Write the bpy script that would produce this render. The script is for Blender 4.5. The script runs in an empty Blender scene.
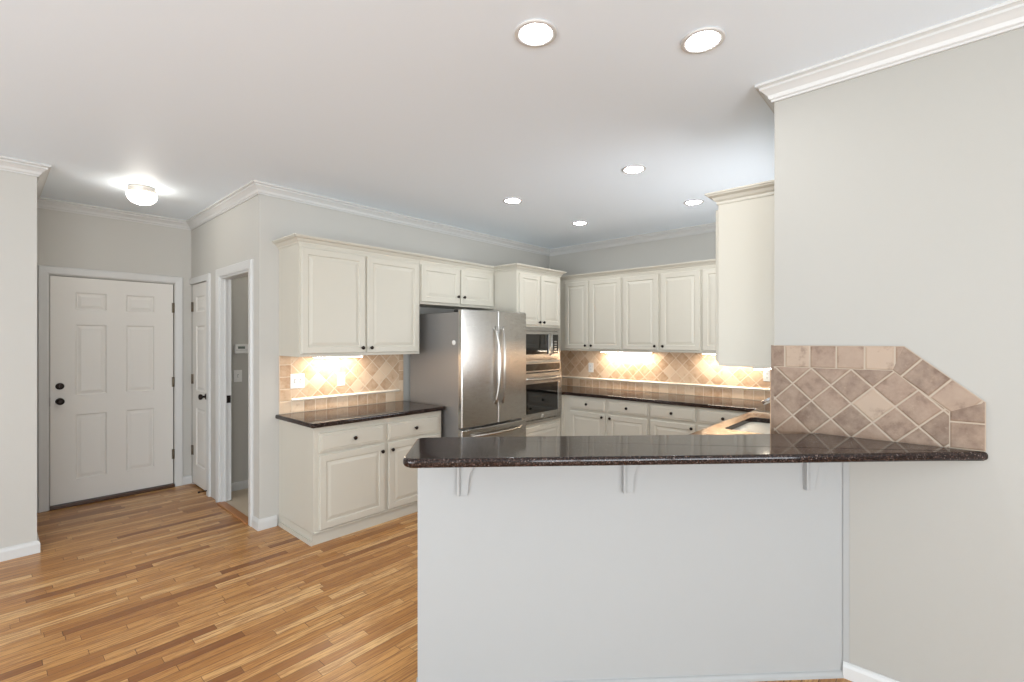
import bpy, bmesh, math, random
from mathutils import Vector, Matrix
random.seed(7)
C = bpy.context.scene.collection
PI = math.pi
# ---------------------------------------------------------------- camera, world, added daylight, exposure
HC = 1.5                      # eye height
cam_d = bpy.data.cameras.new('camera'); cam = bpy.data.objects.new('camera', cam_d); C.objects.link(cam)
cam.location = (0, 0, HC)
cam.rotation_euler = (PI/2, 0, math.atan2(.670, .7425) - PI/2)
cam_d.sensor_width = 36; cam_d.lens = 475/1024*36; cam_d.shift_y = -.5/1024
cam_d.clip_start = .05
bpy.context.scene.camera = cam
sc = bpy.context.scene
sc.view_settings.view_transform = 'Standard'; sc.view_settings.look = 'None'
sc.view_settings.gamma = 1; sc.view_settings.use_curve_mapping = False
sc.view_settings.exposure = 0.12
w = bpy.data.worlds.new('sky'); sc.world = w; w.use_nodes = True
bg = w.node_tree.nodes['Background']; bg.inputs[0].default_value = (.80, .90, 1, 1); bg.inputs[1].default_value = 1.2
def area(name, loc, rot, sx, sy, power, col):
    d = bpy.data.lights.new(name, 'AREA'); d.shape = 'RECTANGLE'; d.size = sx; d.size_y = sy
    d.energy = power; d.color = col
    o = bpy.data.objects.new(name, d); C.objects.link(o); o.location = loc; o.rotation_euler = rot
    return o
# added daylight, as through unseen windows in the walls behind the camera
area('added_daylight_south', (-1.0, -4.0, 1.2), (PI/2+.68, 0, 0), 4.2, 1.7, 250, (.882, .946, 1))
area('added_daylight_west', (-4.0, 0.3, 1.2), (PI/2+.68, 0, -PI/2), 4.4, 1.7, 250, (.882, .946, 1))
area('added_daylight_sink', (3.85, .40, 1.55), (PI/2+.7, 0, 0), 1.1, 1.1, 26, (.95, .97, 1))  # area light added at the unseen sink window for the kitchen ceiling
P_DOWN, P_FLUSH, P_UNDER = 106.0, 21.0, 58.0
CEIL = 2.74; V_FR = 4.0; U_HALL = 1.45; V_ENT = 5.85; U_KIT = 5.2; U_R = 2.57; V_SINK = .61; V_L = 4.745; U_L = .2436
EXP = 0
# ---------------------------------------------------------------- helpers
class MB:
    def __init__(s): s.v = []; s.f = []; s.uv = {}; s.sm = set()
    def face(s, pts, uv=None, smooth=False):
        i = len(s.v); s.v += [tuple(p) for p in pts]; s.f.append(tuple(range(i, i+len(pts))))
        if uv: s.uv[len(s.f)-1] = uv
        if smooth: s.sm.add(len(s.f)-1)
    def box(s, x0, x1, y0, y1, z0, z1):
        i = len(s.v)
        s.v += [(x0,y0,z0),(x1,y0,z0),(x1,y1,z0),(x0,y1,z0),(x0,y0,z1),(x1,y0,z1),(x1,y1,z1),(x0,y1,z1)]
        s.f += [tuple(i+k for k in q) for q in ((0,3,2,1),(4,5,6,7),(0,1,5,4),(1,2,6,5),(2,3,7,6),(3,0,4,7))]
        return s
    def grid(s, rings, closed=True, cap0=False, cap1=False, smooth=False):
        n = len(rings[0]); i = len(s.v)
        for r in rings: s.v += [tuple(p) for p in r]
        for a in range(len(rings)-1):
            for b in range(n if closed else n-1):
                c = (b+1) % n
                s.f.append((i+a*n+b, i+a*n+c, i+(a+1)*n+c, i+(a+1)*n+b))
                if smooth: s.sm.add(len(s.f)-1)
        if cap0: s.f.append(tuple(i+k for k in reversed(range(n))))
        if cap1: s.f.append(tuple(i+(len(rings)-1)*n+k for k in range(n)))
        return s
    def lathe(s, prof, axis='z', o=(0,0,0), n=24, smooth=True):
        rings = []
        for r, h in prof:
            ring = []
            for k in range(n):
                a = 2*PI*k/n; c, d = r*math.cos(a), r*math.sin(a)
                if axis == 'z': p = (c, d, h)
                elif axis == 'y': p = (c, h, d)
                else: p = (h, c, d)
                ring.append((p[0]+o[0], p[1]+o[1], p[2]+o[2]))
            rings.append(ring)
        return s.grid(rings, True, True, True, smooth)
    def tube(s, pts, r, n=12):
        P = [Vector(p) for p in pts]; rings = []; up = None
        for i, p in enumerate(P):
            t = (P[min(i+1, len(P)-1)] - P[max(i-1, 0)]).normalized()
            if up is None: up = t.orthogonal().normalized()
            up = (up - t*up.dot(t)).normalized(); bt = t.cross(up)
            rr = r[i] if isinstance(r, (list, tuple)) else r
            rings.append([tuple(p + (up*math.cos(2*PI*k/n) + bt*math.sin(2*PI*k/n))*rr) for k in range(n)])
        return s.grid(rings, True, True, True, True)
    def uvproj(s, fn, planar):
        for k, f in enumerate(s.f):
            s.uv[k] = [fn(*s.v[i]) for i in f]
        return s
def setp(o, label=None, cat=None, group=None, kind=None):
    if label: o['label'] = label
    if cat: o['category'] = cat
    if group: o['group'] = group
    if kind: o['kind'] = kind
    return o
def obj(name, mb, mat, parent=None, bevel=0, seg=2, fix=True):
    me = bpy.data.meshes.new(name); me.from_pydata(mb.v, [], mb.f)
    if mb.uv:
        l = me.uv_layers.new(name='UVMap')
        for p in me.polygons:
            u = mb.uv.get(p.index)
            if u:
                for k, li in enumerate(p.loop_indices): l.data[li].uv = u[k]
    for p in me.polygons: p.use_smooth = p.index in mb.sm
    if fix:
        bm = bmesh.new(); bm.from_mesh(me); bmesh.ops.remove_doubles(bm, verts=bm.verts, dist=1e-5)
        bmesh.ops.recalc_face_normals(bm, faces=bm.faces); bm.to_mesh(me); bm.free()
    me.materials.append(mat)
    o = bpy.data.objects.new(name, me); C.objects.link(o)
    if parent: o.parent = parent
    if bevel:
        m = o.modifiers.new('bevel', 'BEVEL'); m.width = bevel; m.segments = seg; m.limit_method = 'ANGLE'; m.angle_limit = math.radians(50)
    return o
def thing(name, label, cat, loc=(0,0,0), rz=0, group=None, kind=None):
    o = bpy.data.objects.new(name, None); C.objects.link(o); o.empty_display_size = .1
    o.location = loc; o.rotation_euler = (0, 0, rz)
    return setp(o, label, cat, group, kind)
def struct(name, mb, mat, bevel=0):
    return setp(obj(name, mb, mat, None, bevel), kind='structure')
def offs(path, closed=False):
    """left-hand mitre vectors for a 2D path"""
    n = len(path); out = []
    for i in range(n):
        p = Vector(path[i])
        a = Vector(path[i-1]) if (i > 0 or closed) else None
        b = Vector(path[(i+1) % n]) if (i < n-1 or closed) else None
        ns = []
        if a is not None: t = (p-a).normalized(); ns.append(Vector((-t.y, t.x)))
        if b is not None: t = (b-p).normalized(); ns.append(Vector((-t.y, t.x)))
        if len(ns) == 1: out.append(ns[0])
        else:
            m = (ns[0]+ns[1]); m.normalize(); out.append(m/max(.3, m.dot(ns[0])))
    return out
def sweep(mb, path, prof, mp, closed=False):
    """profile (out, h) swept along path, out to the left; mp(x, y, h) -> 3D"""
    of = offs(path, closed)
    rings = [[mp(p[0]+o.x*a, p[1]+o.y*a, h) for a, h in prof] for p, o in zip(path, of)]
    if closed: rings.append(rings[0])
    mb.grid(rings, True, not closed, not closed)
    return mb
XYZ = lambda x, y, h: (x, y, h)
def slab(mb, path, z0, z1, r, seg=4):
    """rounded-edge slab on a CCW outline"""
    of = offs(path, True); prof = []
    for k in range(seg+1):
        a = PI/2*k/seg; prof.append((r*(1-math.sin(a)), z0+r*(1-math.cos(a))))
    for k in range(seg+1):
        a = PI/2*k/seg; prof.append((r*(1-math.cos(a)), z1-r*(1-math.sin(a))))
    rings = [[(p[0]+o.x*a, p[1]+o.y*a, h) for p, o in zip(path, of)] for a, h in prof]
    mb.grid(rings, True, True, True)
    return mb
def rcorner(path, radii, seg=6):
    out = []; n = len(path)
    for i, p in enumerate(path):
        r = radii[i]; p = Vector(p)
        if r <= 0: out.append(tuple(p)); continue
        a = (Vector(path[i-1])-p).normalized(); b = (Vector(path[(i+1) % n])-p).normalized()
        ang = a.angle(b); d = r/math.tan(ang/2); c = p+(a+b).normalized()*(r/math.sin(ang/2))
        s = p+a*d-c; e = p+b*d-c; tot = s.angle(e); sg = 1 if s.x*e.y-s.y*e.x > 0 else -1
        for k in range(seg+1):
            t = sg*tot*k/seg; out.append((c.x+s.x*math.cos(t)-s.y*math.sin(t), c.y+s.x*math.sin(t)+s.y*math.cos(t)))
    return out
# ---------------------------------------------------------------- materials
def sr(*c):
    return tuple(((x/255+.055)/1.055)**2.4 if x > 10 else x/255/12.92 for x in c) + (1,)
def mat(name, col, rough=.5, metal=0, spec=.5, coat=0, emit=None, estr=0):
    m = bpy.data.materials.new(name); m.use_nodes = True; b = m.node_tree.nodes['Principled BSDF']
    b.inputs['Base Color'].default_value = col; b.inputs['Roughness'].default_value = rough
    b.inputs['Metallic'].default_value = metal; b.inputs['Specular IOR Level'].default_value = spec
    b.inputs['Coat Weight'].default_value = coat; b.inputs['Coat Roughness'].default_value = .08
    if emit: b.inputs['Emission Color'].default_value = emit; b.inputs['Emission Strength'].default_value = estr
    return m
class N:
    def __init__(s, m): s.t = m.node_tree; s.b = s.t.nodes['Principled BSDF']
    def n(s, typ, **kw):
        x = s.t.nodes.new(typ)
        for k, v in kw.items(): setattr(x, k, v)
        return x
    def l(s, a, b): s.t.links.new(a, b)
    def math(s, op, a, b=None, c=None):
        x = s.n('ShaderNodeMath', operation=op)
        for i, q in enumerate((a, b, c)):
            if q is None: continue
            if isinstance(q, (int, float)): x.inputs[i].default_value = q
            else: s.l(q, x.inputs[i])
        return x.outputs[0]
    def ramp(s, fac, stops, interp='LINEAR'):
        x = s.n('ShaderNodeValToRGB'); r = x.color_ramp; r.interpolation = interp
        while len(r.elements) < len(stops): r.elements.new(.5)
        for e, (p, c) in zip(r.elements, stops): e.position = p; e.color = c
        s.l(fac, x.inputs[0]); return x.outputs[0]
    def mix(s, fac, a, b, mode='MIX'):
        x = s.n('ShaderNodeMix', data_type='RGBA', blend_type=mode)
        for i, q in ((0, fac), (6, a), (7, b)):
            if isinstance(q, (int, float)): x.inputs[i].default_value = q
            elif isinstance(q, tuple): x.inputs[i].default_value = q
            else: s.l(q, x.inputs[i])
        return x.outputs[2]
    def noise(s, vec, scale, detail=4, rough=.5):
        x = s.n('ShaderNodeTexNoise'); x.inputs['Scale'].default_value = scale; x.inputs['Detail'].default_value = detail
        x.inputs['Roughness'].default_value = rough
        if vec is not None: s.l(vec, x.inputs['Vector'])
        return x.outputs[0]
    def bump(s, h, strength, dist):
        x = s.n('ShaderNodeBump'); x.inputs['Strength'].default_value = strength; x.inputs['Distance'].default_value = dist
        s.l(h, x.inputs['Height']); s.l(x.outputs[0], s.b.inputs['Normal'])
def paint(name, col, rough=.55, bump=.15):
    m = mat(name, col, rough, spec=.3); k = N(m); tc = k.n('ShaderNodeTexCoord')
    k.bump(k.noise(tc.outputs['Object'], 220, 2), bump, .001); return m
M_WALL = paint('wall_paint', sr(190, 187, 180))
M_CEIL = paint('ceiling_paint', sr(234, 243, 251))
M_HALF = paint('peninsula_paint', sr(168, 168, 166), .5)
M_TRIM = paint('trim_paint', sr(204, 203, 200), .35, .03)
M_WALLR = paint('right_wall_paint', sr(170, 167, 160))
M_CAB = paint('cabinet_paint', sr(197, 192, 179), .38, .03)
M_DOOR = paint('door_paint', sr(218, 214, 207), .4, .03)
M_BRONZE = mat('oil_rubbed_bronze', sr(42, 34, 30), .35, .8)
M_BRASS = mat('aged_hinge_metal', sr(120, 110, 96), .4, .9)
M_CHROME = mat('chrome', sr(225, 225, 228), .12, 1)
M_BLACK = mat('black_plastic', sr(22, 22, 23), .4)
M_BGLASS = mat('black_glass', sr(14, 13, 12), .05, 0, .8)
M_PLATE = mat('white_plastic', sr(238, 236, 232), .35)
M_SLOT = mat('dark_slots', sr(60, 56, 52), .5)
M_LENS = mat('lamp_lens', (1, 1, 1, 1), .4, emit=(.96, .982, 1, 1), estr=P_DOWN)
M_BOWL = mat('frosted_bowl', (1, 1, 1, 1), .4, emit=(1, .95, .86, 1), estr=P_FLUSH)
M_UNDER = mat('under_cabinet_lens', (1, 1, 1, 1), .4, emit=(1, .86, .68, 1), estr=P_UNDER)
M_NICKEL = mat('lamp_trim', sr(205, 203, 200), .3)
M_DARKSIDE = mat('fridge_side', sr(142, 139, 136), .42, .35)
def steel(name, horiz=False):
    m = mat(name, sr(176, 173, 168), .27, 1); k = N(m); tc = k.n('ShaderNodeTexCoord'); mp = k.n('ShaderNodeMapping')
    mp.inputs['Scale'].default_value = (2, 2, 500)
    k.l(tc.outputs['Object'], mp.inputs[0]); nz = k.noise(mp.outputs[0], 6, 3)
    k.b.inputs['Anisotropic'].default_value = .6
    tg = k.n('ShaderNodeTangent', direction_type='RADIAL', axis='Z'); k.l(tg.outputs[0], k.b.inputs['Tangent'])
    k.l(k.ramp(nz, [(0, (.22,)*3+(1,)), (1, (.34,)*3+(1,))]), k.b.inputs['Roughness'])
    return m
M_STEEL = steel('brushed_steel'); M_SINK = mat('sink_steel', sr(120, 118, 120), .28, 1)
def granite():
    m = mat('dark_granite', sr(30, 26, 25), .07, 0, .34, coat=0); k = N(m); tc = k.n('ShaderNodeTexCoord'); o = tc.outputs['Object']
    v = k.n('ShaderNodeTexVoronoi'); v.inputs['Scale'].default_value = 260; k.l(o, v.inputs['Vector'])
    f1 = k.ramp(v.outputs['Color'], [(0, sr(20, 13, 11)), (.55, sr(34, 25, 23)), (.8, sr(78, 60, 54)), (.95, sr(130, 116, 110))])
    f2 = k.noise(o, 90, 5, .7); c = k.mix(k.ramp(f2, [(.45, (0,0,0,1)), (.62, (1,1,1,1))]), f1, sr(34, 25, 22))
    k.l(c, k.b.inputs['Base Color']); return m
M_GRAN = granite()
def tile(name, c_lo, c_mid, c_hi, grout):
    m = mat(name, c_mid, .4, spec=.35); k = N(m); tc = k.n('ShaderNodeTexCoord')
    sp = k.n('ShaderNodeSeparateXYZ'); k.l(tc.outputs['UV'], sp.inputs[0]); g = []
    fl = []
    for i in (0, 1):
        fr = k.math('FRACT', sp.outputs[i]); fl.append(k.math('FLOOR', sp.outputs[i]))
        g.append(k.math('MINIMUM', fr, k.math('SUBTRACT', 1, fr)))
    d = k.math('MINIMUM', g[0], g[1])
    cb = k.n('ShaderNodeCombineXYZ'); k.l(fl[0], cb.inputs[0]); k.l(fl[1], cb.inputs[1])
    wn = k.n('ShaderNodeTexWhiteNoise', noise_dimensions='2D'); k.l(cb.outputs[0], wn.inputs['Vector'])
    base = k.ramp(wn.outputs['Value'], [(0, c_lo), (.22, c_lo), (.5, c_mid), (.7, c_mid), (1, c_hi)])
    o = tc.outputs['Object']
    va = k.n('ShaderNodeVectorMath', operation='ADD'); k.l(o, va.inputs[0]); k.l(wn.outputs['Color'], va.inputs[1])
    n1 = k.noise(va.outputs[0], 16, 6, .65); n2 = k.noise(va.outputs[0], 60, 4, .6)
    c = k.mix(k.ramp(n1, [(.35, (0,0,0,1)), (.65, (1,1,1,1))]), base, c_hi, 'MIX')
    c = k.mix(.5, base, c)
    c = k.mix(k.ramp(n1, [(.30, (.65,)*3+(1,)), (.44, (0,0,0,1))]), c, c_lo)
    c = k.mix(k.ramp(n2, [(.62, (0,0,0,1)), (.74, (.35,)*3+(1,))]), c, c_hi)
    mask = k.ramp(d, [(.022, (1,1,1,1)), (.04, (0,0,0,1))])
    c = k.mix(mask, c, grout); k.l(c, k.b.inputs['Base Color'])
    h = k.math('SUBTRACT', k.ramp(d, [(.02, (0,0,0,1)), (.07, (1,1,1,1))]), k.math('MULTIPLY', k.ramp(n2, [(.6, (0,0,0,1)), (.75, (1,1,1,1))]), .3))
    k.bump(h, .5, .003)
    return m
M_TILE = tile('travertine_warm', sr(186, 150, 118), sr(206, 174, 142), sr(226, 202, 174), sr(226, 208, 184))
M_TILE2 = tile('travertine_brown', sr(104, 80, 62), sr(128, 103, 84), sr(164, 142, 121), sr(166, 150, 132))
M_LEDGE = mat('cream_stone_liner', sr(246, 236, 220), .3)
def wood():
    m = mat('oak_strip_floor', sr(170, 120, 75), .32, spec=.45, coat=.12); k = N(m); tc = k.n('ShaderNodeTexCoord')
    k.b.inputs['Coat Roughness'].default_value = .25
    sp = k.n('ShaderNodeSeparateXYZ'); k.l(tc.outputs['Object'], sp.inputs[0])
    W = .057; yy = k.math('DIVIDE', sp.outputs[1], W); row = k.math('FLOOR', yy); fy = k.math('FRACT', yy)
    wr = k.n('ShaderNodeTexWhiteNoise', noise_dimensions='1D'); k.l(row, wr.inputs['W'])
    ln = k.math('MULTIPLY_ADD', wr.outputs['Value'], .5, .38)
    xx = k.math('ADD', k.math('DIVIDE', sp.outputs[0], ln), k.math('MULTIPLY', wr.outputs['Value'], 37.3))
    col = k.math('FLOOR', xx); fx = k.math('FRACT', xx)
    cb = k.n('ShaderNodeCombineXYZ'); k.l(row, cb.inputs[0]); k.l(col, cb.inputs[1])
    wn = k.n('ShaderNodeTexWhiteNoise', noise_dimensions='2D'); k.l(cb.outputs[0], wn.inputs['Vector'])
    base = k.ramp(wn.outputs['Value'], [(0, sr(128, 78, 38)), (.12, sr(174, 120, 62)), (.45, sr(196, 142, 80)), (.8, sr(206, 155, 94)), (1, sr(224, 180, 122))])
    sc_ = k.n('ShaderNodeCombineXYZ')
    k.l(k.math('MULTIPLY', sp.outputs[0], 1.6), sc_.inputs[0]); k.l(k.math('MULTIPLY', sp.outputs[1], 26), sc_.inputs[1])
    k.l(k.math('MULTIPLY', wn.outputs['Value'], 40), sc_.inputs[2])
    n1 = k.noise(sc_.outputs[0], 3.2, 6, .62)
    s2 = k.n('ShaderNodeCombineXYZ')
    k.l(k.math('MULTIPLY', sp.outputs[0], 9), s2.inputs[0]); k.l(k.math('MULTIPLY', sp.outputs[1], 180), s2.inputs[1])
    k.l(k.math('MULTIPLY', wn.outputs['Value'], 40), s2.inputs[2])
    n2 = k.noise(s2.outputs[0], 2, 3)
    c = k.mix(k.ramp(n1, [(.40, (.75,)*3+(1,)), (.56, (0,0,0,1))]), base, sr(146, 94, 50))
    c = k.mix(k.ramp(n2, [(.5, (0,0,0,1)), (.75, (.5,)*3+(1,))]), c, sr(124, 78, 40))
    gy = k.math('MINIMUM', fy, k.math('SUBTRACT', 1, fy)); gx = k.math('MULTIPLY', k.math('MINIMUM', fx, k.math('SUBTRACT', 1, fx)), 14)
    g = k.math('MINIMUM', gy, gx)
    c = k.mix(k.ramp(g, [(.0, (.95,)*3+(1,)), (.045, (0,0,0,1))]), c, sr(70, 42, 22))
    k.l(c, k.b.inputs['Base Color'])
    k.bump(k.math('ADD', k.ramp(g, [(0, (0,0,0,1)), (.04, (1,1,1,1))]), k.math('MULTIPLY', n2, .25)), .25, .0015)
    k.l(k.ramp(n1, [(0, (.26,)*3+(1,)), (1, (.4,)*3+(1,))]), k.b.inputs['Roughness'])
    return m
M_WOOD = wood()
M_THRESH = mat('oak_threshold', sr(168, 112, 66), .35)
M_VINYL = paint('beige_floor_tile', sr(196, 180, 158), .4)
M_DTH = mat('dark_sill_and_gap_shade', sr(70, 46, 30), .4)
# ---------------------------------------------------------------- room shell
T = .12; X0 = Y0 = -3.6
struct('floor', MB().box(X0-T, U_KIT+T, Y0-T, V_ENT+T, -.1, 0), M_WOOD)
struct('ceiling', MB().box(X0-T, U_KIT+T, Y0-T, V_ENT+T, CEIL, CEIL+.1), M_CEIL)
struct('wall_back', MB().box(U_HALL, U_KIT+T, V_FR, V_FR+T, 0, CEIL), M_WALL)
struct('wall_kitchen', MB().box(U_KIT, U_KIT+T, V_SINK-T, V_FR, 0, CEIL), M_WALL)
KW0, KW1, KZ0, KZ1 = 3.30, 4.40, 1.10, 2.25     # unseen window above the sink, added to light the kitchen
struct('wall_sink', MB().box(U_R+T, KW0, V_SINK-T, V_SINK, 0, CEIL).box(KW1, U_KIT, V_SINK-T, V_SINK, 0, CEIL).box(KW0, KW1, V_SINK-T, V_SINK, 0, KZ0).box(KW0, KW1, V_SINK-T, V_SINK, KZ1, CEIL), M_WALL)
struct('added_window_3', MB().box(KW0, KW0+.05, V_SINK-.08, V_SINK-.03, KZ0, KZ1).box(KW1-.05, KW1, V_SINK-.08, V_SINK-.03, KZ0, KZ1).box(KW0, KW1, V_SINK-.08, V_SINK-.03, KZ0, KZ0+.05).box(KW0, KW1, V_SINK-.08, V_SINK-.03, KZ1-.05, KZ1).box(KW0, KW1, V_SINK-.078, V_SINK-.032, 1.66, 1.70), M_TRIM)
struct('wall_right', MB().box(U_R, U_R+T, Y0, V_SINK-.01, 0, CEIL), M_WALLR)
struct('wall_left', MB().box(X0, U_L, V_L, V_ENT, 0, CEIL), M_WALL)
# doorway opening v 4.20-4.93, closet v 5.27-5.80
DO0, DO1, CL0, CL1, DH = 4.20, 4.93, 5.28, 5.80, 2.085
mb = MB(); xw = (U_HALL, U_HALL+.085)
mb.box(*xw, V_FR+T, DO0, 0, CEIL); mb.box(*xw, DO0, DO1, DH, CEIL); mb.box(*xw, DO1, CL0, 0, CEIL)
mb.box(*xw, CL0, CL1, DH, CEIL); mb.box(*xw, CL1, V_ENT, 0, CEIL); struct('wall_hall', mb, M_WALL)
ED0, ED1 = .379, 1.299
mb = MB(); yw = (V_ENT, V_ENT+T)
mb.box(U_L, ED0, *yw, 0, CEIL); mb.box(ED0, ED1, *yw, 2.08, CEIL); mb.box(ED1, U_HALL+T, *yw, 0, CEIL); struct('wall_entry', mb, M_WALL)
# laundry room behind the doorway
V_LA = 5.22
struct('wall_laundry', MB().box(U_HALL+.085, 3.2, V_LA, V_LA+.1, 0, CEIL), M_WALL)
struct('wall_laundry_end', MB().box(3.2, 3.3, V_FR+T, V_LA+.1, 0, CEIL), M_WALL)
struct('floor_laundry', MB().box(U_HALL+.02, U_HALL+.085, DO0, DO1, 0, .006).box(U_HALL+.085, 3.2, V_FR+T, V_LA, 0, .006), M_VINYL)
struct('trim_threshold', MB().box(U_HALL-.03, U_HALL+.035, DO0, DO1, 0, .014), M_THRESH, .005)
struct('trim_door_sill', MB().box(ED0, ED1, V_ENT-.03, V_ENT+.11, 0, .03), M_DTH, .005)
struct('wall_closet', MB().box(U_HALL+.086, U_HALL+.13, V_LA+.1, V_ENT, 0, CEIL), M_WALL)
# rear walls with unseen windows added to light the room
def rear(name, fix, along0, along1, w0, w1, axis):
    mb = MB(); z0, z1 = .4, 2.68
    segs = [(along0, w0, 0, CEIL), (w1, along1, 0, CEIL), (w0, w1, 0, z0), (w0, w1, z1, CEIL)]
    for a, b, c, d in segs:
        if axis == 'x': mb.box(a, b, fix-T, fix, c, d)
        else: mb.box(fix-T, fix, a, b, c, d)
    struct(name, mb, M_WALL)
    fr = MB(); n = 3
    for i in range(n+1):
        a = w0+(w1-w0)*i/n; a0, a1 = max(a-.03, w0), min(a+.03, w1)
        if axis == 'x': fr.box(a0, a1, fix-.09, fix-.03, z0, z1)
        else: fr.box(fix-.09, fix-.03, a0, a1, z0, z1)
    for c in (z0, (z0+z1)/2-.02, z1-.04):
        if axis == 'x': fr.box(w0, w1, fix-.085, fix-.035, c, c+.04)
        else: fr.box(fix-.085, fix-.035, w0, w1, c, c+.04)
    return fr
struct('added_window_1', rear('wall_rear', Y0, X0, U_R, -3.2, 1.2, 'x'), M_TRIM)
struct('added_window_2', rear('wall_side', X0, Y0, V_ENT, -2.0, 2.6, 'y'), M_TRIM)
# crown mouldings: profile (out from wall, height)
def crown_prof(s=1.0, d=.068, top=CEIL):
    p = [(0, -.082), (.010, -.082), (.010, -.073), (.018, -.068), (.024, -.052), (.042, -.035), (.052, -.028), (.052, -.018), (.062, -.013), (d, -.012), (d, 0), (0, 0)]
    return [(a*s, top+h*s) for a, h in p]
def crown(name, path):
    struct(name, sweep(MB(), path, crown_prof(), XYZ), M_TRIM)
# paths run so that the room lies to the left of the direction of travel
crown('trim_crown_kitchen', [(U_R, Y0), (U_R, V_SINK-.008), (U_KIT, V_SINK-.008), (U_KIT, V_FR), (U_HALL, V_FR), (U_HALL, V_ENT), (U_L, V_ENT), (U_L, V_L), (X0, V_L)])
bb = [(0, 0), (.016, 0), (.016, .062), (.011, .078), (.004, .086), (0, .086)]
def base(name, path): struct(name, sweep(MB(), path, bb, XYZ), M_TRIM)
base('baseboard_left', [(U_L, V_ENT), (U_L, V_L), (X0, V_L)])
base('baseboard_hall', [(1.58, V_FR), (U_HALL, V_FR), (U_HALL, DO0-.085)])
base('baseboard_entry', [(U_HALL, V_ENT), (ED1+.07, V_ENT)])
base('baseboard_laundry', [(3.2, V_LA), (U_HALL+.085, V_LA)])
# casings swept in the wall plane: path (along, z), left is outward
cs = [(0, 0), (0, .012), (.01, .016), (.05, .02), (.062, .02), (.068, .012), (.068, 0)]
def casing(name, a0, a1, h, mp, wid=.068):
    f = wid/.068
    return struct(name, sweep(MB(), [(a1, 0), (a1, h), (a0, h), (a0, 0)][::-1], [(a*f, b) for a, b in cs], mp), M_TRIM)
casing('trim_entry_casing', ED0-.006, ED1+.006, 2.090, lambda a, z, h: (a, V_ENT-h, z))
casing('trim_doorway_casing', DO0, DO1, DH, lambda a, z, h: (U_HALL-h, a, z), .075)
struct('trim_closet_casing', MB().box(U_HALL-.018, U_HALL, CL0-.07, CL0, 0, DH).box(U_HALL-.018, U_HALL, CL0-.07, V_ENT-.001, DH, DH+.06), M_TRIM)
# jambs of the open doorway
jb = MB(); jb.box(U_HALL, U_HALL+.085, DO1-.018, DO1, .014, DH-.018).box(U_HALL, U_HALL+.085, DO0, DO0+.018, .014, DH-.018).box(U_HALL, U_HALL+.085, DO0, DO1, DH-.018, DH)
jb.box(U_HALL+.030, U_HALL+.042, DO1-.03, DO1-.018, .014, DH)
jamb = struct('trim_doorway_jamb', jb, M_TRIM)
obj('strike_plate', MB().box(U_HALL+.045, U_HALL+.08, DO1-.022, DO1-.017, .92, .99), M_BRONZE, jamb, .002)
obj('strike_plate', MB().box(U_HALL+.050, U_HALL+.074, DO1-.030, DO1-.0215, .935, .975), M_BRONZE, jamb, .002)
# doors ------------------------------------------------------
def panel_rings(mb, x0, x1, z0, z1, rings, F):
    rr = [[F(x0+i, y, z0+i), F(x1-i, y, z0+i), F(x1-i, y, z1-i), F(x0+i, y, z1-i)] for i, y in rings]
    mb.grid(rr, True, False, True)
def pdoor(w, h, t, xs, zs):
    """panel door slab in local x (width), front at y=-t; xs, zs give the panel bands"""
    mb = MB(); X = [0]+[v for p in xs for v in p]+[w]; Z = [0]+[v for p in zs for v in p]+[h]
    F = lambda x, y, z: (x, y, z)
    for i in range(len(X)-1):
        for j in range(len(Z)-1):
            if i % 2 and j % 2:
                panel_rings(mb, X[i], X[i+1], Z[j], Z[j+1], [(0, -t), (.010, -t+.010), (.018, -t+.010), (.040, -t+.003)], F)
            else: mb.face([(X[i], -t, Z[j]), (X[i+1], -t, Z[j]), (X[i+1], -t, Z[j+1]), (X[i], -t, Z[j+1])])
    mb.face([(0, 0, 0), (0, 0, h), (w, 0, h), (w, 0, 0)])
    mb.face([(0, 0, 0), (w, 0, 0), (w, -t, 0), (0, -t, 0)]); mb.face([(0, 0, h), (w, 0, h), (w, -t, h), (0, -t, h)])
    mb.face([(0, 0, 0), (0, -t, 0), (0, -t, h), (0, 0, h)]); mb.face([(w, 0, 0), (w, -t, 0), (w, -t, h), (w, 0, h)])
    return mb
struct('trim_gap_shade', MB().box(ED0-.005, ED0+.02, V_ENT+.046, V_ENT+.07, .03, 2.09).box(ED1-.02, ED1+.005, V_ENT+.046, V_ENT+.07, .03, 2.09).box(ED0+.02, ED1-.02, V_ENT+.046, V_ENT+.07, 2.05, 2.09), M_DTH)  # dark strips behind the door edges, standing in for shade in the gap
dw = ED1-ED0-.012; t1 = thing('door_1', 'white six panel entry door with dark knob and deadbolt', 'door', (ED0+.004, V_ENT+.044, .035), 0, kind='structure')
sl = obj('door_slab', pdoor(dw, 2.04, .04, [(.165, .385), (.53, .75)], [(.20, .79), (.965, 1.61), (1.745, 1.905)]), M_DOOR, t1)
def knob(parent, x, y, z, s=1.0, m=M_BRONZE, name='door_knob'):
    b = MB().lathe([(.03*s, 0), (.03*s, -.006*s), (.012*s, -.010*s), (.011*s, -.030*s), (.024*s, -.036*s), (.029*s, -.048*s), (.026*s, -.060*s), (.012*s, -.066*s)], 'y', (x, y, z), 20)
    return obj(name, b, m, parent)
knob(t1, .062, -.04, .92)
obj('deadbolt', MB().lathe([(.03, 0), (.03, -.008), (.026, -.014), (.010, -.016)], 'y', (.062, -.04, 1.055), 20).box(.058, .066, -.068, -.054, 1.04, 1.07), M_BRONZE, t1)
for z in (.30, 1.04, 1.80): obj('hinge', MB().lathe([(.007, 0), (.007, .1)], 'z', (dw+.0035, -.047, z-.05), 10).box(dw-.012, dw+.003, -.044, -.0405, z-.05, z+.05), M_BRASS, t1)
obj('latch_plate', MB().box(-.004, .001, -.038, -.012, .88, .96), M_BRONZE, t1)
cw = CL1-CL0-.008
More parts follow.
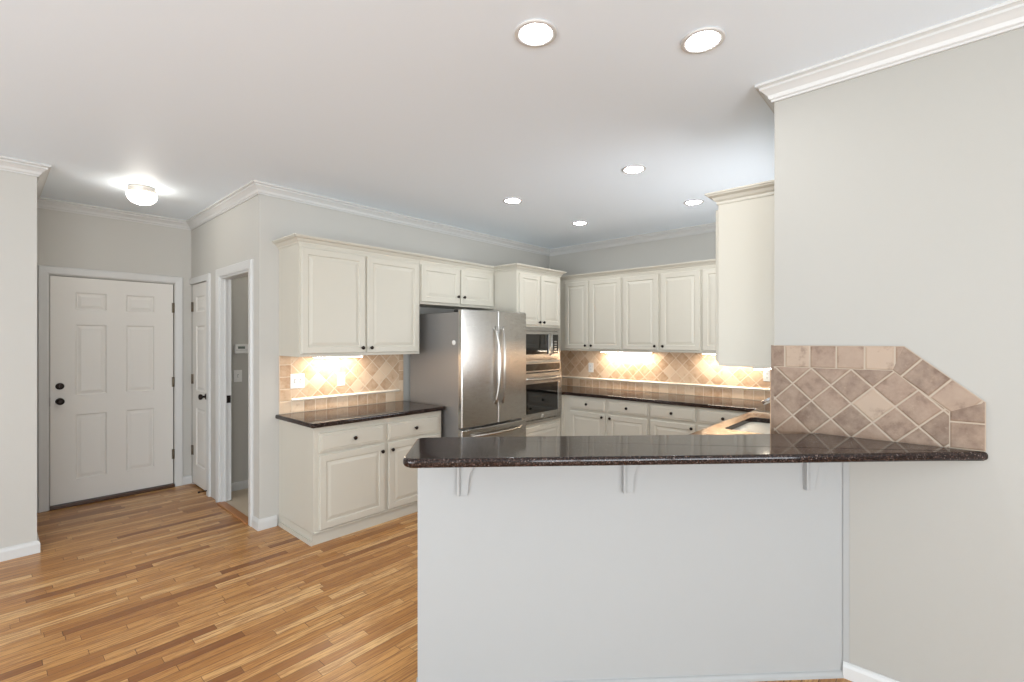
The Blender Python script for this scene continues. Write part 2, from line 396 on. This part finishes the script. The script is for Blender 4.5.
t2 = thing('door_2', 'narrow white panelled closet door with dark round knob', 'door', (U_HALL+.035, CL1-.004, .02), -PI/2, kind='structure')
obj('door_slab', pdoor(cw, 2.058, .035, [(.115, cw-.115)], [(.20, .79), (.965, 1.63), (1.77, 1.93)]), M_DOOR, t2)
knob(t2, cw-.065, -.035, .93)
for z in (.34, 1.08, 1.83): obj('hinge', MB().lathe([(.008, 0), (.008, .1)], 'z', (-.001, -.043, z-.05), 10).box(.0, .025, -.040, -.0355, z-.05, z+.05), M_BRASS, t2)
# peninsula half wall: s = u+v, d = u-v
def sd(s, d): return ((s+d)/2, (s-d)/2)
def sdx(s, x): return (x, s-x)
SF, SB, DL = 2.893, 2.99, -.422
ZB0, ZB1 = 1.041, 1.075
pw = [sd(SF, DL), sdx(SF, U_R), sdx(SB, U_R), sd(SB, DL)]
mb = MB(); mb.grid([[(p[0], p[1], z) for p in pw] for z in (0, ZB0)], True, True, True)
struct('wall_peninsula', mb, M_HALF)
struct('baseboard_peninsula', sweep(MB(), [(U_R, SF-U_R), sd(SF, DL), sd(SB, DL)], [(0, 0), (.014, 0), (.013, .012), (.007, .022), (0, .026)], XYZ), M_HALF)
struct('baseboard_right', sweep(MB(), [(U_R, Y0), (U_R, SF-U_R)], [(a, h*.8) for a, h in bb], XYZ), M_TRIM)
q = sdx(SF, U_R-.001)
mb = MB(); sweep(mb, [(U_R, SF-U_R-.022), (U_R, SF-U_R)], [(0, .07), (.006, .07), (.006, ZB0), (0, ZB0)], XYZ)
struct('trim_corner_bead', mb, M_HALF)
# ---------------------------------------------------------------- cabinets
RAISED = [(0, 0), (0, -.015), (.005, -.020), (.050, -.020), (.055, -.013), (.062, -.013), (.086, -.019)]
FLAT = [(0, 0), (0, -.013), (.003, -.016), (.016, -.016), (.019, -.020)]
def front(parent, name, x0, x1, z0, z1, prof=RAISED, knob_at=None):
    mb = MB(); panel_rings(mb, x0, x1, z0, z1, prof, lambda x, y, z: (x, y, z))
    mb.face([(x0, 0, z0), (x0, 0, z1), (x1, 0, z1), (x1, 0, z0)])
    o = obj(name, mb, M_CAB, parent)
    if knob_at:
        b = MB().lathe([(.007, 0), (.006, -.010), (.013, -.016), (.0155, -.022), (.012, -.029), (.004, -.031)], 'y', (knob_at[0], -.0195, knob_at[1]), 16)
        obj('knob', b, M_BRONZE, o)
    return o
def ccrown(parent, w, d, z, left=True, right=True, s=.055, xl=0.0):
    prof = [(0, z), (.006, z), (.008, z+.014), (.018, z+.022), (.026, z+.036), (.046, z+.044), (.048, z+.050), (s, z+.052), (s, z+.060), (0, z+.060)]
    path = []
    if right: path += [(w, d)]
    path += [(w, 0), (xl, 0)]
    if left: path += [(xl, d)]
    # outward must be left of travel: travel from x=0 to x=w has left = +y, so go the other way round
    prof2 = [(-a, h) for a, h in prof]
    sg = path[::-1]
    obj('crown', sweep(MB(), sg, prof2, XYZ), M_CAB, parent)
def body(parent, w, d, z0, z1, toe=False, x0=0.0):
    mb = MB()
    if toe: mb.box(x0, w, 0, d, .10, z1)
    else: mb.box(x0, w, 0, d, z0, z1)
    return obj('body', mb, M_CAB, parent, .002)
G_UP = 'upper kitchen cabinets'; G_BASE = 'base kitchen cabinets'
FY = 3.39
# left base cabinet
t = thing('base_cabinet', 'cream two-door two-drawer base cabinet left of the refrigerator', 'cabinet', (1.60, FY, 0), 0, G_BASE)
obj('body', MB().box(0, 1.19, 0, V_FR-FY, .085, .865), M_CAB, t, .002)
obj('plinth', MB().box(0, 1.19, .016, V_FR-FY-.001, 0, .084).box(-.013, -.0002, .012, V_FR-FY-.018, 0, .032), M_CAB, t)
obj('foot_rail', MB().box(.0, 1.19, -.006, .02, .085, .10), M_CAB, t, .004)
front(t, 'drawer', .038, .588, .678, .817, FLAT, (.313, .748)); front(t, 'drawer', .618, 1.155, .678, .817, FLAT, (.888, .748))
front(t, 'door', .038, .588, .108, .657, RAISED, (.556, .600)); front(t, 'door', .622, 1.155, .108, .657, RAISED, (.652, .600))
def flatslab(name, label, path, z0, z1, r, radii=None):
    p = rcorner(path, radii) if radii else path
    o = obj(name, slab(MB(), p, z0, z1, r), M_GRAN)
    return setp(o, label, 'countertop')
flatslab('granite_countertop', 'short dark granite countertop on the left base cabinet', [(1.572, 3.35), (2.81, 3.35), (2.81, V_FR), (1.572, V_FR)], .865, .90, .010, [.02, .01, 0, 0])
# left upper cabinet
def upper(label, loc, w, d, z0, z1, doors, rz=0, left=True, right=False, knz=None, cro=True, x0=0.0, name='wall_cabinet', cl=True, kz=.064):
    t = thing(name, label, 'cabinet', loc, rz, G_UP); body(t, w, d, z0, z1, x0=x0)
    if cro: ccrown(t, w, d, z1-.004, left, right, xl=x0)
    for a, b, k in doors:
        front(t, 'door', a, b, z0+.022, z1-.03, RAISED, (k, z0+kz) if k is not None else None)
    return t
UY = 3.632; ZU0, ZU1 = 1.375, 2.245
t = upper('large cream two-door wall cabinet above the short granite counter', (1.60, UY, 0), 1.128, V_FR-UY, ZU0, ZU1, [(.012, .552, .522), (.574, 1.108, .604)])
t = upper('short cream two-door cabinet directly above the refrigerator', (2.73, UY, 0), .998, V_FR-UY, 1.845, ZU1, [(.012, .485, .455), (.507, .975, .537)], left=False, kz=.094)
# oven tower
t = thing('oven_cabinet', 'tall cream cabinet housing the microwave and wall oven', 'cabinet', (3.73, 3.30, 0), 0, 'tall kitchen cabinets')
W = .77; D = V_FR-3.303
obj('body', MB().box(0, .02, 0, D, 0, ZU1).box(W-.02, W, 0, D, 0, ZU1).box(.02, W-.02, D-.02, D, 0, ZU1).box(.02, W-.02, 0, D-.02, 1.645, ZU1)
    .box(.02, W-.02, 0, D-.02, 0, .595).box(.02, W-.02, 0, D-.02, 1.262, 1.275), M_CAB, t, .002)
ccrown(t, W, D, ZU1-.004, True, True)
front(t, 'door', .03, .378, 1.668, 2.215, RAISED, (.348, 1.70)); front(t, 'door', .392, .74, 1.668, 2.215, RAISED, (.422, 1.70))
front(t, 'drawer', .03, .74, .14, .56, RAISED, (.385, .35))
# back wall uppers (local x runs toward -v)
BU = 4.85; BD = U_KIT-BU
upper('cream two-door wall cabinet in the corner beside the oven tower', (BU, 3.50, 0), .817, BD, ZU0, ZU1, [(.025, .365, .335), (.387, .80, .417)], -PI/2, False, False, x0=-.49)
upper('cream two-door wall cabinet at the middle of the back wall', (BU, 2.683, 0), .891, BD, ZU0, ZU1, [(.013, .43, .40), (.462, .878, .492)], -PI/2, False, False)
upper('cream wall cabinet on the back wall partly hidden by the right-hand end panel', (BU, 1.792, 0), .80, BD, ZU0, ZU1, [(.013, .40, .37), (.42, .79, .76)], -PI/2, False, False)
# sink wall upper with the tall plain end panel (local x runs toward -u)
upper('cream wall cabinet with plain end panel beside the right wall', (3.22, .908, 0), .52, .908-V_SINK, 1.36, 2.25, [(.013, .507, .043)], PI, False, True)
# back wall base cabinets
KU = 4.56; KD = U_KIT-KU
def base_cab(label, loc, w, d, bays, rz, x0=0.0):
    t = thing('base_cabinet', label, 'cabinet', loc, rz, G_BASE)
    obj('body', MB().box(x0, w, 0, d, .10, .865), M_CAB, t, .002)
    obj('plinth', MB().box(x0, w, .06, d, 0, .10), M_CAB, t)
    if x0: obj('filler_strip', MB().box(-.016, .004, -.056, 0, .0, .865), M_CAB, t)
    for a, b, k in bays:
        front(t, 'drawer', a, b, .72, .845, FLAT, ((a+b)/2, .782))
        front(t, 'door', a, b, .13, .69, RAISED, (k, .655))
    return t
base_cab('cream two-drawer base cabinet on the back wall beside the oven tower', (KU, 3.29, 0), 1.075, KD, [(.096, .561, .53), (.60, 1.056, .63)], -PI/2, -.015)
base_cab('cream base cabinet on the back wall near the sink corner', (KU, 2.213, 0), .98, KD, [(.013, .471, .441), (.499, .965, .935)], -PI/2)
base_cab('cream sink base cabinet hidden behind the raised bar', (4.555, 1.17, 0), 1.80, 1.17-V_SINK, [(.58, 1.15, 1.12), (1.18, 1.76, 1.21)], PI)
# L-shaped counter with the sink cut-out
SX0, SX1, SY0, SY1 = 3.36, 4.02, .76, 1.10
def holed(name, outer, hole, z0, z1):
    bm = bmesh.new(); 
    def loop(pts):
        vs = [bm.verts.new((x, y, z1)) for x, y in pts]
        return [bm.edges.new((vs[i], vs[(i+1) % len(vs)])) for i in range(len(vs))]
    e = loop(outer)+loop(hole); bmesh.ops.triangle_fill(bm, use_beauty=True, use_dissolve=False, edges=e)
    r = bmesh.ops.extrude_face_region(bm, geom=bm.faces[:])
    bmesh.ops.translate(bm, verts=[v for v in r['geom'] if isinstance(v, bmesh.types.BMVert)], vec=(0, 0, z0-z1))
    bmesh.ops.recalc_face_normals(bm, faces=bm.faces)
    me = bpy.data.meshes.new(name); bm.to_mesh(me); bm.free(); me.materials.append(M_GRAN)
    o = bpy.data.objects.new(name, me); C.objects.link(o)
    m = o.modifiers.new('bevel', 'BEVEL'); m.width = .006; m.segments = 3; m.limit_method = 'ANGLE'; m.angle_limit = math.radians(50)
    return o
hole = rcorner([(SX0, SY0), (SX1, SY0), (SX1, SY1), (SX0, SY1)], [.06]*4)
o = holed('granite_countertop', [(U_R+T+.01, V_SINK), (U_KIT, V_SINK), (U_KIT, V_FR), (4.505, V_FR), (4.505, 3.27), (4.53, 3.27), (4.53, 1.20), (U_R+T+.01, 1.20)], hole, .865, .90)
setp(o, 'long L-shaped dark granite countertop along the back wall and sink', 'countertop')
# sink
t = thing('kitchen_sink', 'stainless steel double-bowl sink set into the granite counter', 'sink', ((SX0+SX1)/2, (SY0+SY1)/2, .864))
def bowl(x0, x1, y0, y1):
    mb = MB(); rings = []
    for ins, z, r in ((-.006, 0, .06), (.004, -.004, .06), (.012, -.15, .055), (.03, -.175, .05), (.09, -.182, .02)):
        rings.append([(a, b, z) for a, b in rcorner([(x0+ins, y0+ins), (x1-ins, y0+ins), (x1-ins, y1-ins), (x0+ins, y1-ins)], [max(r-.0, .01)]*4)])
    mb.grid(rings, True, False, True, True); return mb
hw, hd = (SX1-SX0)/2, (SY1-SY0)/2
for a, b in ((-hw, -.012), (.012, hw)):
    bo = obj('bowl', bowl(a, b, -hd, hd), M_SINK, t)
    obj('drain', MB().lathe([(.03, -.181), (.03, -.178), (.02, -.178), (.018, -.18)], 'z', ((a+b)/2, 0, 0), 16), M_CHROME, bo)
obj('divider', MB().box(-.02, .02, -hd+.03, hd-.03, -.03, -.006), M_SINK, t, .006)
# faucet
t = thing('kitchen_faucet', 'chrome faucet with angled spout behind the sink', 'faucet', (3.70, .69, .90))
obj('base', MB().lathe([(.03, 0), (.03, .008), (.02, .02), (.018, .12), (.021, .13), (.016, .155)], 'z', (0, 0, 0), 20), M_CHROME, t)
obj('spout', MB().tube([(0, 0, .10), (0, .03, .17), (0, .07, .215), (0, .12, .22), (0, .17, .20), (0, .21, .178), (0, .245, .155)], [.014, .014, .0135, .013, .015, .018, .017], 16), M_CHROME, t)
obj('handle', MB().tube([(0, -.005, .14), (.0, -.02, .19), (.0, -.03, .24)], [.009, .007, .006], 12), M_CHROME, t)
# ---------------------------------------------------------------- appliances
# refrigerator: local origin at left front of body on floor
RW = .875; t = thing('refrigerator', 'stainless french-door refrigerator with a bottom freezer drawer', 'refrigerator', (2.845, 3.215, 0))
obj('body', MB().box(0, RW, 0, .73, .03, 1.755), M_DARKSIDE, t, .004)
obj('base_grille', MB().box(.02, RW-.02, -.02, .0, .02, .09), M_BLACK, t, .003)
def bow(x0, x1, z0, z1, name, yc, mtl):
    """door front bowing gently across the full width"""
    mb = MB(); n = 10; rings = []
    def yf(x): q = (x-RW/2)/(RW/2); return -.055-.022*(1-q*q)
    for z in (z0, z0+.006, z1-.006, z1):
        ins = .006 if z in (z0, z1) else 0
        ring = [(x0+ins*0+(x1-x0)*k/n, yf(x0+(x1-x0)*k/n)+ins, z) for k in range(n+1)]
        ring = [(x0, yf(x0)+.008+ins, z)] + [(min(max(p[0], x0+.006), x1-.006), p[1], z) for p in ring] + [(x1, yf(x1)+.008+ins, z), (x1, -.004, z), (x0, -.004, z)]
        rings.append(ring)
    mb.grid(rings, True, True, True)
    return obj(name, mb, mtl, t)
dl = bow(-.006, RW/2-.003, .715, 1.78, 'door', 0, M_STEEL); dr = bow(RW/2+.003, RW+.004, .715, 1.78, 'door', 0, M_STEEL)
fd = bow(-.006, RW+.004, .10, .695, 'freezer_drawer', 0, M_STEEL)
for par, sgn in ((dl, -1), (dr, 1)):
    pts = []
    for k in range(17):
        q = k/16; z = .90+.73*q; bulge = math.sin(PI*q)
        pts.append((RW/2+sgn*(.052-.020*bulge), -.088-.045*bulge**.6, z))
    obj('handle', MB().tube(pts, .011, 12).box(RW/2+sgn*.052-.009, RW/2+sgn*.052+.009, -.09, -.072, .90, .925).box(RW/2+sgn*.052-.009, RW/2+sgn*.052+.009, -.09, -.072, 1.605, 1.63), M_STEEL, par)
pts = [(.10+(RW-.2)*k/16, -.082-.045*math.sin(PI*k/16)**.5, .635) for k in range(17)]
obj('handle', MB().tube(pts, .0115, 12).box(.09, .115, -.09, -.06, .625, .645).box(RW-.115, RW-.09, -.09, -.06, .625, .645), M_STEEL, fd)
obj('hinge_cover', MB().box(.005, .09, -.05, .07, 1.757, 1.785), M_BLACK, t, .006); obj('hinge_cover', MB().box(RW-.09, RW-.005, -.05, .07, 1.757, 1.785), M_BLACK, t, .006)
obj('cap_emblem', MB().lathe([(.022, 0), (.022, -.006), (.016, -.009), (.004, -.009)], 'x', (0, .06, 1.48), 20), M_PLATE, t)
# microwave
t = thing('microwave', 'built-in stainless microwave with black window above the wall oven', 'microwave', (3.752, 3.30, 1.277))
mw = .726; mh = .364
obj('trim_frame', MB().box(0, mw, -.012, .05, 0, .03).box(0, mw, -.012, .05, mh-.035, mh).box(0, .035, -.012, .05, .03, mh-.035).box(mw-.035, mw, -.012, .05, .03, mh-.035), M_STEEL, t, .002)
obj('body', MB().box(.036, mw-.036, .0, .45, .031, mh-.036), M_BLACK, t)
dd = obj('door', MB().box(.04, .53, -.03, -.001, .034, .072).box(.04, .53, -.03, -.001, mh-.072, mh-.04).box(.04, .09, -.03, -.001, .072, mh-.072).box(.49, .53, -.03, -.001, .072, mh-.072), M_STEEL, t, .002)
obj('window', MB().box(.09, .49, -.025, -.003, .072, mh-.072), M_BGLASS, dd)
obj('handle', MB().tube([(.512, -.03, .06), (.512, -.055, .075), (.512, -.055, mh-.08), (.512, -.03, mh-.065)], .008, 10), M_STEEL, dd)
cp = obj('control_panel', MB().box(.534, mw-.04, -.03, -.001, .034, mh-.04), M_STEEL, t, .002)
obj('display', MB().box(.565, mw-.065, -.0325, -.029, .075, mh-.075), M_BGLASS, cp)
for j in range(5): obj('button', MB().box(.59, mw-.09, -.0345, -.0325, .09+j*.028, .105+j*.028), M_STEEL, cp)
obj('vent_strip', MB().box(.05, mw-.05, -.0135, -.011, .008, .013).box(.05, mw-.05, -.0135, -.011, .018, .023), M_BLACK, t)
# wall oven
t = thing('wall_oven', 'built-in stainless wall oven with black window under the microwave', 'oven', (3.752, 3.30, .60))
ow, oh = .726, .660
obj('body', MB().box(.01, ow-.01, 0, .55, .005, oh-.005), M_BLACK, t)
cp = obj('control_panel', MB().box(0, ow, -.025, 0, .555, oh), M_STEEL, t, .003)
gl = obj('display', MB().box(.03, ow-.03, -.029, -.0255, .572, oh-.014), M_BGLASS, cp)
obj('vent_slot', MB().box(.02, ow-.02, -.015, 0, .545, .555), M_BLACK, t)
dd = obj('door', MB().box(0, ow, -.035, -.001, .04, .11).box(0, ow, -.035, -.001, .43, .543).box(0, .07, -.035, -.001, .11, .43).box(ow-.07, ow, -.035, -.001, .11, .43), M_STEEL, t, .003)
obj('window', MB().box(.07, ow-.07, -.031, -.003, .11, .43), M_BGLASS, dd)
pts = [(.04+(ow-.08)*k/14, -.05-.035*math.sin(PI*k/14)**.5, .487-.008*math.sin(PI*k/14)) for k in range(15)]
obj('handle', MB().tube(pts, .015, 12).box(.03, .06, -.06, -.03, .475, .50).box(ow-.06, ow-.03, -.06, -.03, .475, .50), M_STEEL, dd)
obj('badge', MB().box(ow/2-.02, ow/2+.02, -.0375, -.0345, .06, .09), M_CHROME, dd, .003)
obj('base_trim', MB().box(0, ow, -.03, -.001, .0, .032), M_STEEL, t, .003)
# ---------------------------------------------------------------- tiled backsplashes
R2 = math.sqrt(.5)
TS = .1067
def uvd(a, b, oa, ob): # diagonal
    a -= oa; b -= ob; return ((a+b)*R2/TS, (b-a)*R2/TS)
def tiles(parent, name, pts, mp, uvf, th, mtl):
    """polygon in wall coordinates (a, z) extruded th off the wall"""
    mb = MB(); n = len(pts)
    mb.face([mp(a, z, th) for a, z in pts], [uvf(a, z) for a, z in pts])
    mb.face([mp(a, z, 0) for a, z in reversed(pts)], [uvf(a, z) for a, z in reversed(pts)])
    for i in range(n):
        p, q2 = pts[i], pts[(i+1) % n]; u0, u1 = uvf(*p), uvf(*q2)
        c = ((u0[0]+u1[0])/2//1+.5, (u0[1]+u1[1])/2//1+.5)
        mb.face([mp(*p, 0), mp(*q2, 0), mp(*q2, th), mp(*p, th)], [c]*4)
    return obj(name, mb, mtl, parent)
def rect(a0, a1, z0, z1): return [(a0, z0), (a1, z0), (a1, z1), (a0, z1)]
# left
t = thing('tile_backsplash', 'diagonal travertine tile backsplash above the short left counter', 'backsplash', (0, 0, 0))
mp = lambda a, z, h: (a, V_FR-h, z)
tiles(t, 'field_tile', rect(1.695, 2.745, 1.0, ZU0), mp, lambda a, z: uvd(a, z, 1.695, 1.0), .010, M_TILE)
tiles(t, 'border_tile', rect(1.60, 2.80, .90, 1.0), mp, lambda a, z: ((a-1.60)/.1, (z-.90)/.1), .010, M_TILE)
tiles(t, 'border_tile', rect(1.60, 1.695, 1.0, ZU0), mp, lambda a, z: ((a-1.60)/.095+20, (z-1.0)/.1+5), .010, M_TILE)
tiles(t, 'border_tile', rect(2.745, 2.80, 1.0, ZU0), mp, lambda a, z: ((a-2.745)/.055+30, (z-1.0)/.1+5), .010, M_TILE)
led = [(0, -.012), (.010, -.010), (.018, 0), (.010, .010), (0, .012)]
obj('ledge_liner', sweep(MB(), [(2.745, V_FR-.0095), (1.695, V_FR-.0095)], [(a, 1.008+h) for a, h in led], XYZ), M_LEDGE, t)
# back and sink walls
t = thing('tile_backsplash', 'long diagonal travertine tile backsplash along the kitchen back wall', 'backsplash', (0, 0, 0))
mp = lambda a, z, h: (U_KIT-h, a, z)
tiles(t, 'field_tile', rect(V_SINK, V_FR, 1.0, ZU0), mp, lambda a, z: uvd(a, z, 1.0, 1.0), .010, M_TILE)
tiles(t, 'border_tile', rect(V_SINK, V_FR, .90, 1.0), mp, lambda a, z: ((a-1)/.1, (z-.90)/.1), .010, M_TILE)
obj('ledge_liner', sweep(MB(), [(U_KIT-.0095, V_SINK+.012), (U_KIT-.0095, V_FR)], [(a, 1.015+h) for a, h in led], XYZ), M_LEDGE, t)
t = thing('tile_backsplash', 'travertine tile backsplash on the wall behind the sink', 'backsplash', (0, 0, 0))
mp = lambda a, z, h: (a, V_SINK+h, z)
for a_, b_, c_ in ((U_R+.002, KW0, 1.36), (KW0, KW1, KZ0), (KW1, U_KIT-.012, 1.36)): tiles(t, 'field_tile', rect(a_, b_, 1.0, c_), mp, lambda a, z: uvd(a, z, 1.0, 1.0), .010, M_TILE)
tiles(t, 'border_tile', rect(U_R+.002, U_KIT-.012, .90, 1.0), mp, lambda a, z: ((a-1)/.1, (z-.90)/.1), .010, M_TILE)
obj('ledge_liner', sweep(MB(), [(U_R+.1, V_SINK+.0095), (U_KIT-.012, V_SINK+.0095)], [(a, 1.015+h) for a, h in led], XYZ), M_LEDGE, t)
# right wall inset, clipped corner
t = thing('tile_backsplash', 'brown travertine tile panel with a clipped corner above the bar on the right wall', 'backsplash', (0, 0, 0))
mp = lambda a, z, h: (U_R-h, a, z)
VL, VT, VR_, ZT, ZC = .600, .112, -.129, 1.477, 1.264
nrm = Vector((ZT-ZC, -(VT-VR_))).normalized()          # (a, z) pointing into the panel
nrm = Vector((abs(nrm.x), -abs(nrm.y)))
BW = .104
# inner line of the slanted band
P0 = Vector((VT, ZT))+nrm*BW; dr_ = (Vector((VR_, ZC))-Vector((VT, ZT))).normalized()
ka = (ZT-BW-P0.y)/dr_.y; A_ = P0+dr_*ka               # meets bottom of top row
kb = (VR_+BW-P0.x)/dr_.x; B_ = P0+dr_*kb               # meets inner side of right column
ZBt = ZB1
TH = .012
tiles(t, 'field_tile', [(VL, ZBt-.2), (VL, ZT-BW), tuple(A_), tuple(B_), (VR_+BW, ZBt), (VR_+BW, ZBt-.0)][:5]+[(SB-U_R+.01, ZBt), (SB-U_R+.01, ZBt-.2)], mp, lambda a, z: uvd(a, z, .4436, ZT-BW), TH, M_TILE2)
tiles(t, 'border_tile', [(VL, ZT-BW), (VL, ZT), (VT, ZT), tuple(A_)], mp, lambda a, z: ((.5523-a)/.1025+10, (z-(ZT-BW))/BW), TH, M_TILE2)
L_ = Vector((VR_, ZC))-Vector((VT, ZT)); dl_ = L_.length
tiles(t, 'border_tile', [tuple(A_), (VT, ZT), (VR_, ZC), tuple(B_)], mp, lambda a, z: (((Vector((a, z))-Vector((VT, ZT))).dot(dr_))/.118+40.35, ((Vector((a, z))-P0).dot(-nrm))/BW+3), TH, M_TILE2)
tiles(t, 'border_tile', [tuple(B_), (VR_, ZC), (VR_, ZBt), (VR_+BW, ZBt)], mp, lambda a, z: ((a-VR_)/BW+60, (z-ZBt)/.105), TH, M_TILE2)
tiles(t, 'end_tile', [(U_R-TH, ZBt-.1), (U_R+.09, ZBt-.1), (U_R+.09, 1.355), (U_R+.0, 1.355), (U_R, ZT), (U_R-TH, ZT)], lambda a, z, h: (a, V_SINK-.010+h, z), lambda a, z: ((a-2)/.3+80.3, (z-ZT)/BW), .012, M_TILE2)
# ---------------------------------------------------------------- raised bar
SFt, SBt, DLt = 2.42, 2.985, -.438
path = [sd(SFt, DLt), sdx(SFt, U_R), sdx(SBt, U_R), sd(SBt, DLt)]
# keep clear of the tile thickness on the wall
path = [sd(SFt, DLt), (U_R-.001, SFt-U_R+.001), (U_R-.001, SBt-U_R+.001), sd(SBt, DLt)]
bp = rcorner(path, [.05, .010, 0, .04])
o = obj('bar_countertop', slab(MB(), bp, ZB0, ZB1, .014, 5), M_GRAN); setp(o, 'raised dark granite bar top on the white peninsula wall', 'countertop')
def corbel(d, label):
    x, y = sd(SF, d); t = thing('corbel', label, 'bracket', (x, y, .838), PI*.75+PI/2, 'corbels under the bar top')
    # local: x across, y outward from the wall
    obj('back_plate', MB().box(-.025, .025, 0, .012, 0, .203), M_HALF, t, .003)
    pr = [(.012, 0), (.045, 0), (.047, .012)]
    for k in range(13):
        a = PI/2*k/12; pr.append((.050+.12*(1-math.cos(a)), .055+.115*math.sin(a)))
    pr += [(.178, .172), (.178, .203), (.012, .203)]
    mb = MB(); mb.grid([[(x_, y_, z_) for y_, z_ in pr] for x_ in (-.014, .014)], True, True, True)
    obj('bracket_arm', mb, M_HALF, t, .002)
corbel(-.184, 'white corbel under the left end of the granite bar')
corbel(.828, 'white corbel under the middle of the granite bar')
corbel(1.985, 'white corbel near the right wall under the granite bar')
# ---------------------------------------------------------------- outlets, thermostat
def plate(name, label, cat, loc, rz, w, h, gangs, kind, group='wall plates'):
    t = thing(name, label, cat, loc, rz, group)
    obj('cover_plate', MB().box(-w/2, w/2, -.006, 0, -h/2, h/2), M_PLATE, t, .003)
    for g in range(gangs):
        x = (g-(gangs-1)/2)*.046
        if kind[g] == 'o':
            for z in (-.02, .02):
                s = obj('socket', MB().box(x-.014, x+.014, -.008, -.0055, z-.014, z+.014), M_PLATE, t, .002)
                obj('slots', MB().box(x-.007, x-.005, -.0086, -.0079, z-.004, z+.005).box(x+.005, x+.007, -.0086, -.0079, z-.004, z+.005).box(x-.002, x+.002, -.0086, -.0079, z-.010, z-.006), M_SLOT, s)
        else:
            s = obj('toggle', MB().box(x-.005, x+.005, -.014, -.0055, -.012, .010), M_PLATE, t, .002)
            obj('toggle_slot', MB().box(x-.006, x+.006, -.0066, -.0058, -.014, .014), M_SLOT, s)
plate('switch_plate', 'wide two-toggle white plate at left of short tiled backsplash', 'switch', (1.745, V_FR-.0102, 1.162), 0, .118, .122, 2, 'tt')
plate('outlet_plate', 'narrow white plate on the short tiled backsplash nearer the refrigerator', 'outlet', (2.133, V_FR-.0102, 1.155), 0, .075, .12, 1, 'o')
plate('outlet_plate', 'white outlet on back wall tile near the oven tower', 'outlet', (U_KIT-.0102, 3.32, 1.155), -PI/2, .075, .12, 1, 'o')
plate('outlet_plate', 'white outlet on back wall tile near the sink corner', 'outlet', (U_KIT-.0102, 1.275, 1.155), -PI/2, .075, .12, 1, 'o')
plate('switch_plate', 'white single light switch below the thermostat', 'switch', (1.69, V_LA-.0002, 1.145), 0, .075, .12, 1, 't')
t = thing('thermostat', 'white thermostat with small grey display seen through the open doorway', 'thermostat', (1.718, V_LA-.0002, 1.415))
obj('housing', MB().box(-.062, .062, -.026, 0, -.045, .045), M_PLATE, t, .006)
obj('display', MB().box(-.035, .03, -.0275, -.0255, .002, .026), mat('lcd', sr(120, 128, 120), .3), t)
obj('flap_line', MB().box(-.055, .055, -.0268, -.0255, -.012, -.010), M_SLOT, t)
t = thing('door_stop', 'small dark hinge door stop near the closet baseboard', 'door stop', (U_HALL-.018, CL0-.02, .05), 0)
obj('rod', MB().tube([(0, 0, 0), (-.06, .0, 0)], .005, 8), M_BRONZE, t); obj('rubber_tip', MB().lathe([(.010, -.075), (.010, -.058)], 'x', (0, 0, 0), 12), M_BLACK, t)
# ---------------------------------------------------------------- lamps
def downlight(u, v, label):
    t = thing('recessed_light', label, 'ceiling light', (u, v, CEIL), 0, 'recessed ceiling lights')
    ring = [(.064, -.001), (.086, -.001), (.086, -.005), (.081, -.008), (.067, -.007), (.062, -.002)]
    mb = MB(); n = 40; R = [[(r*math.cos(2*PI*k/n), r*math.sin(2*PI*k/n), h) for r, h in ring] for k in range(n+1)]
    mb.grid(R, True, False, False, True); obj('trim_ring', mb, M_NICKEL, t)
    obj('lens', MB().lathe([(.063, -.001), (.063, -.004), (.060, -.005), (.01, -.005)], 'z', (0, 0, 0), 40, False), M_LENS, t)
for u, v, l in ((1.486, 1.212, 'large round recessed light at top centre, nearer the camera over the bar'), (1.983, .729, 'round recessed light nearest the crown moulding of the right wall'),
                (3.14, 1.647, 'round recessed light in the middle of the kitchen ceiling'), (3.128, 2.813, 'round recessed light above the front of the refrigerator'),
                (4.201, 2.827, 'small round recessed light nearest the far kitchen corner'), (4.248, 1.641, 'round recessed light beside the top of the right end cabinet')):
    downlight(u, v, l)
t = thing('flush_ceiling_light', 'round frosted flush ceiling light in the entry hall', 'ceiling light', (.848, 4.80, CEIL)); t.scale = (.74, .74, 1.15)
obj('metal_pan', MB().lathe([(.11, 0), (.125, -.008), (.125, -.022), (.122, -.025), (.125, -.03), (.125, -.042), (.118, -.046)], 'z', (0, 0, 0), 40), mat('brushed_nickel_pan', sr(205, 198, 188), .35, .3), t)
obj('glass_bowl', MB().lathe([(.118, -.040), (.135, -.052), (.136, -.062), (.125, -.085), (.095, -.105), (.05, -.118), (.01, -.121)], 'z', (0, 0, 0), 40), M_BOWL, t)
def under(loc, rz, w, label):
    t = thing('under_cabinet_light', label, 'lamp', loc, rz, 'under-cabinet lights')
    obj('housing', MB().box(-w/2, w/2, -.03, .03, -.018, 0), M_PLATE, t, .003)
    obj('diffuser', MB().box(-w/2+.01, w/2-.01, -.024, .024, -.021, -.0175), M_UNDER, t)
under((2.05, 3.87, ZU0), 0, .44, 'slim light bar under the large left wall cabinet')
under((BU+.24, 2.78, ZU0), PI/2, .66, 'slim light bar under the back wall cabinets nearer the oven')
under((BU+.24, 1.60, ZU0), PI/2, .55, 'slim light bar under the back wall cabinets nearer the sink')
under((2.96, .74, 1.36), 0, .26, 'slim light bar under the right wall cabinet above the sink')
# out-of-view lamp added to brighten the laundry room
t = thing('flush_ceiling_light', 'added flush ceiling light, unseen inside the laundry room', 'ceiling light', (2.3, 4.65, CEIL))
obj('glass_bowl', MB().lathe([(.11, 0), (.13, -.03), (.11, -.07), (.05, -.09), (.01, -.092)], 'z', (0, 0, 0), 32), M_BOWL, t)
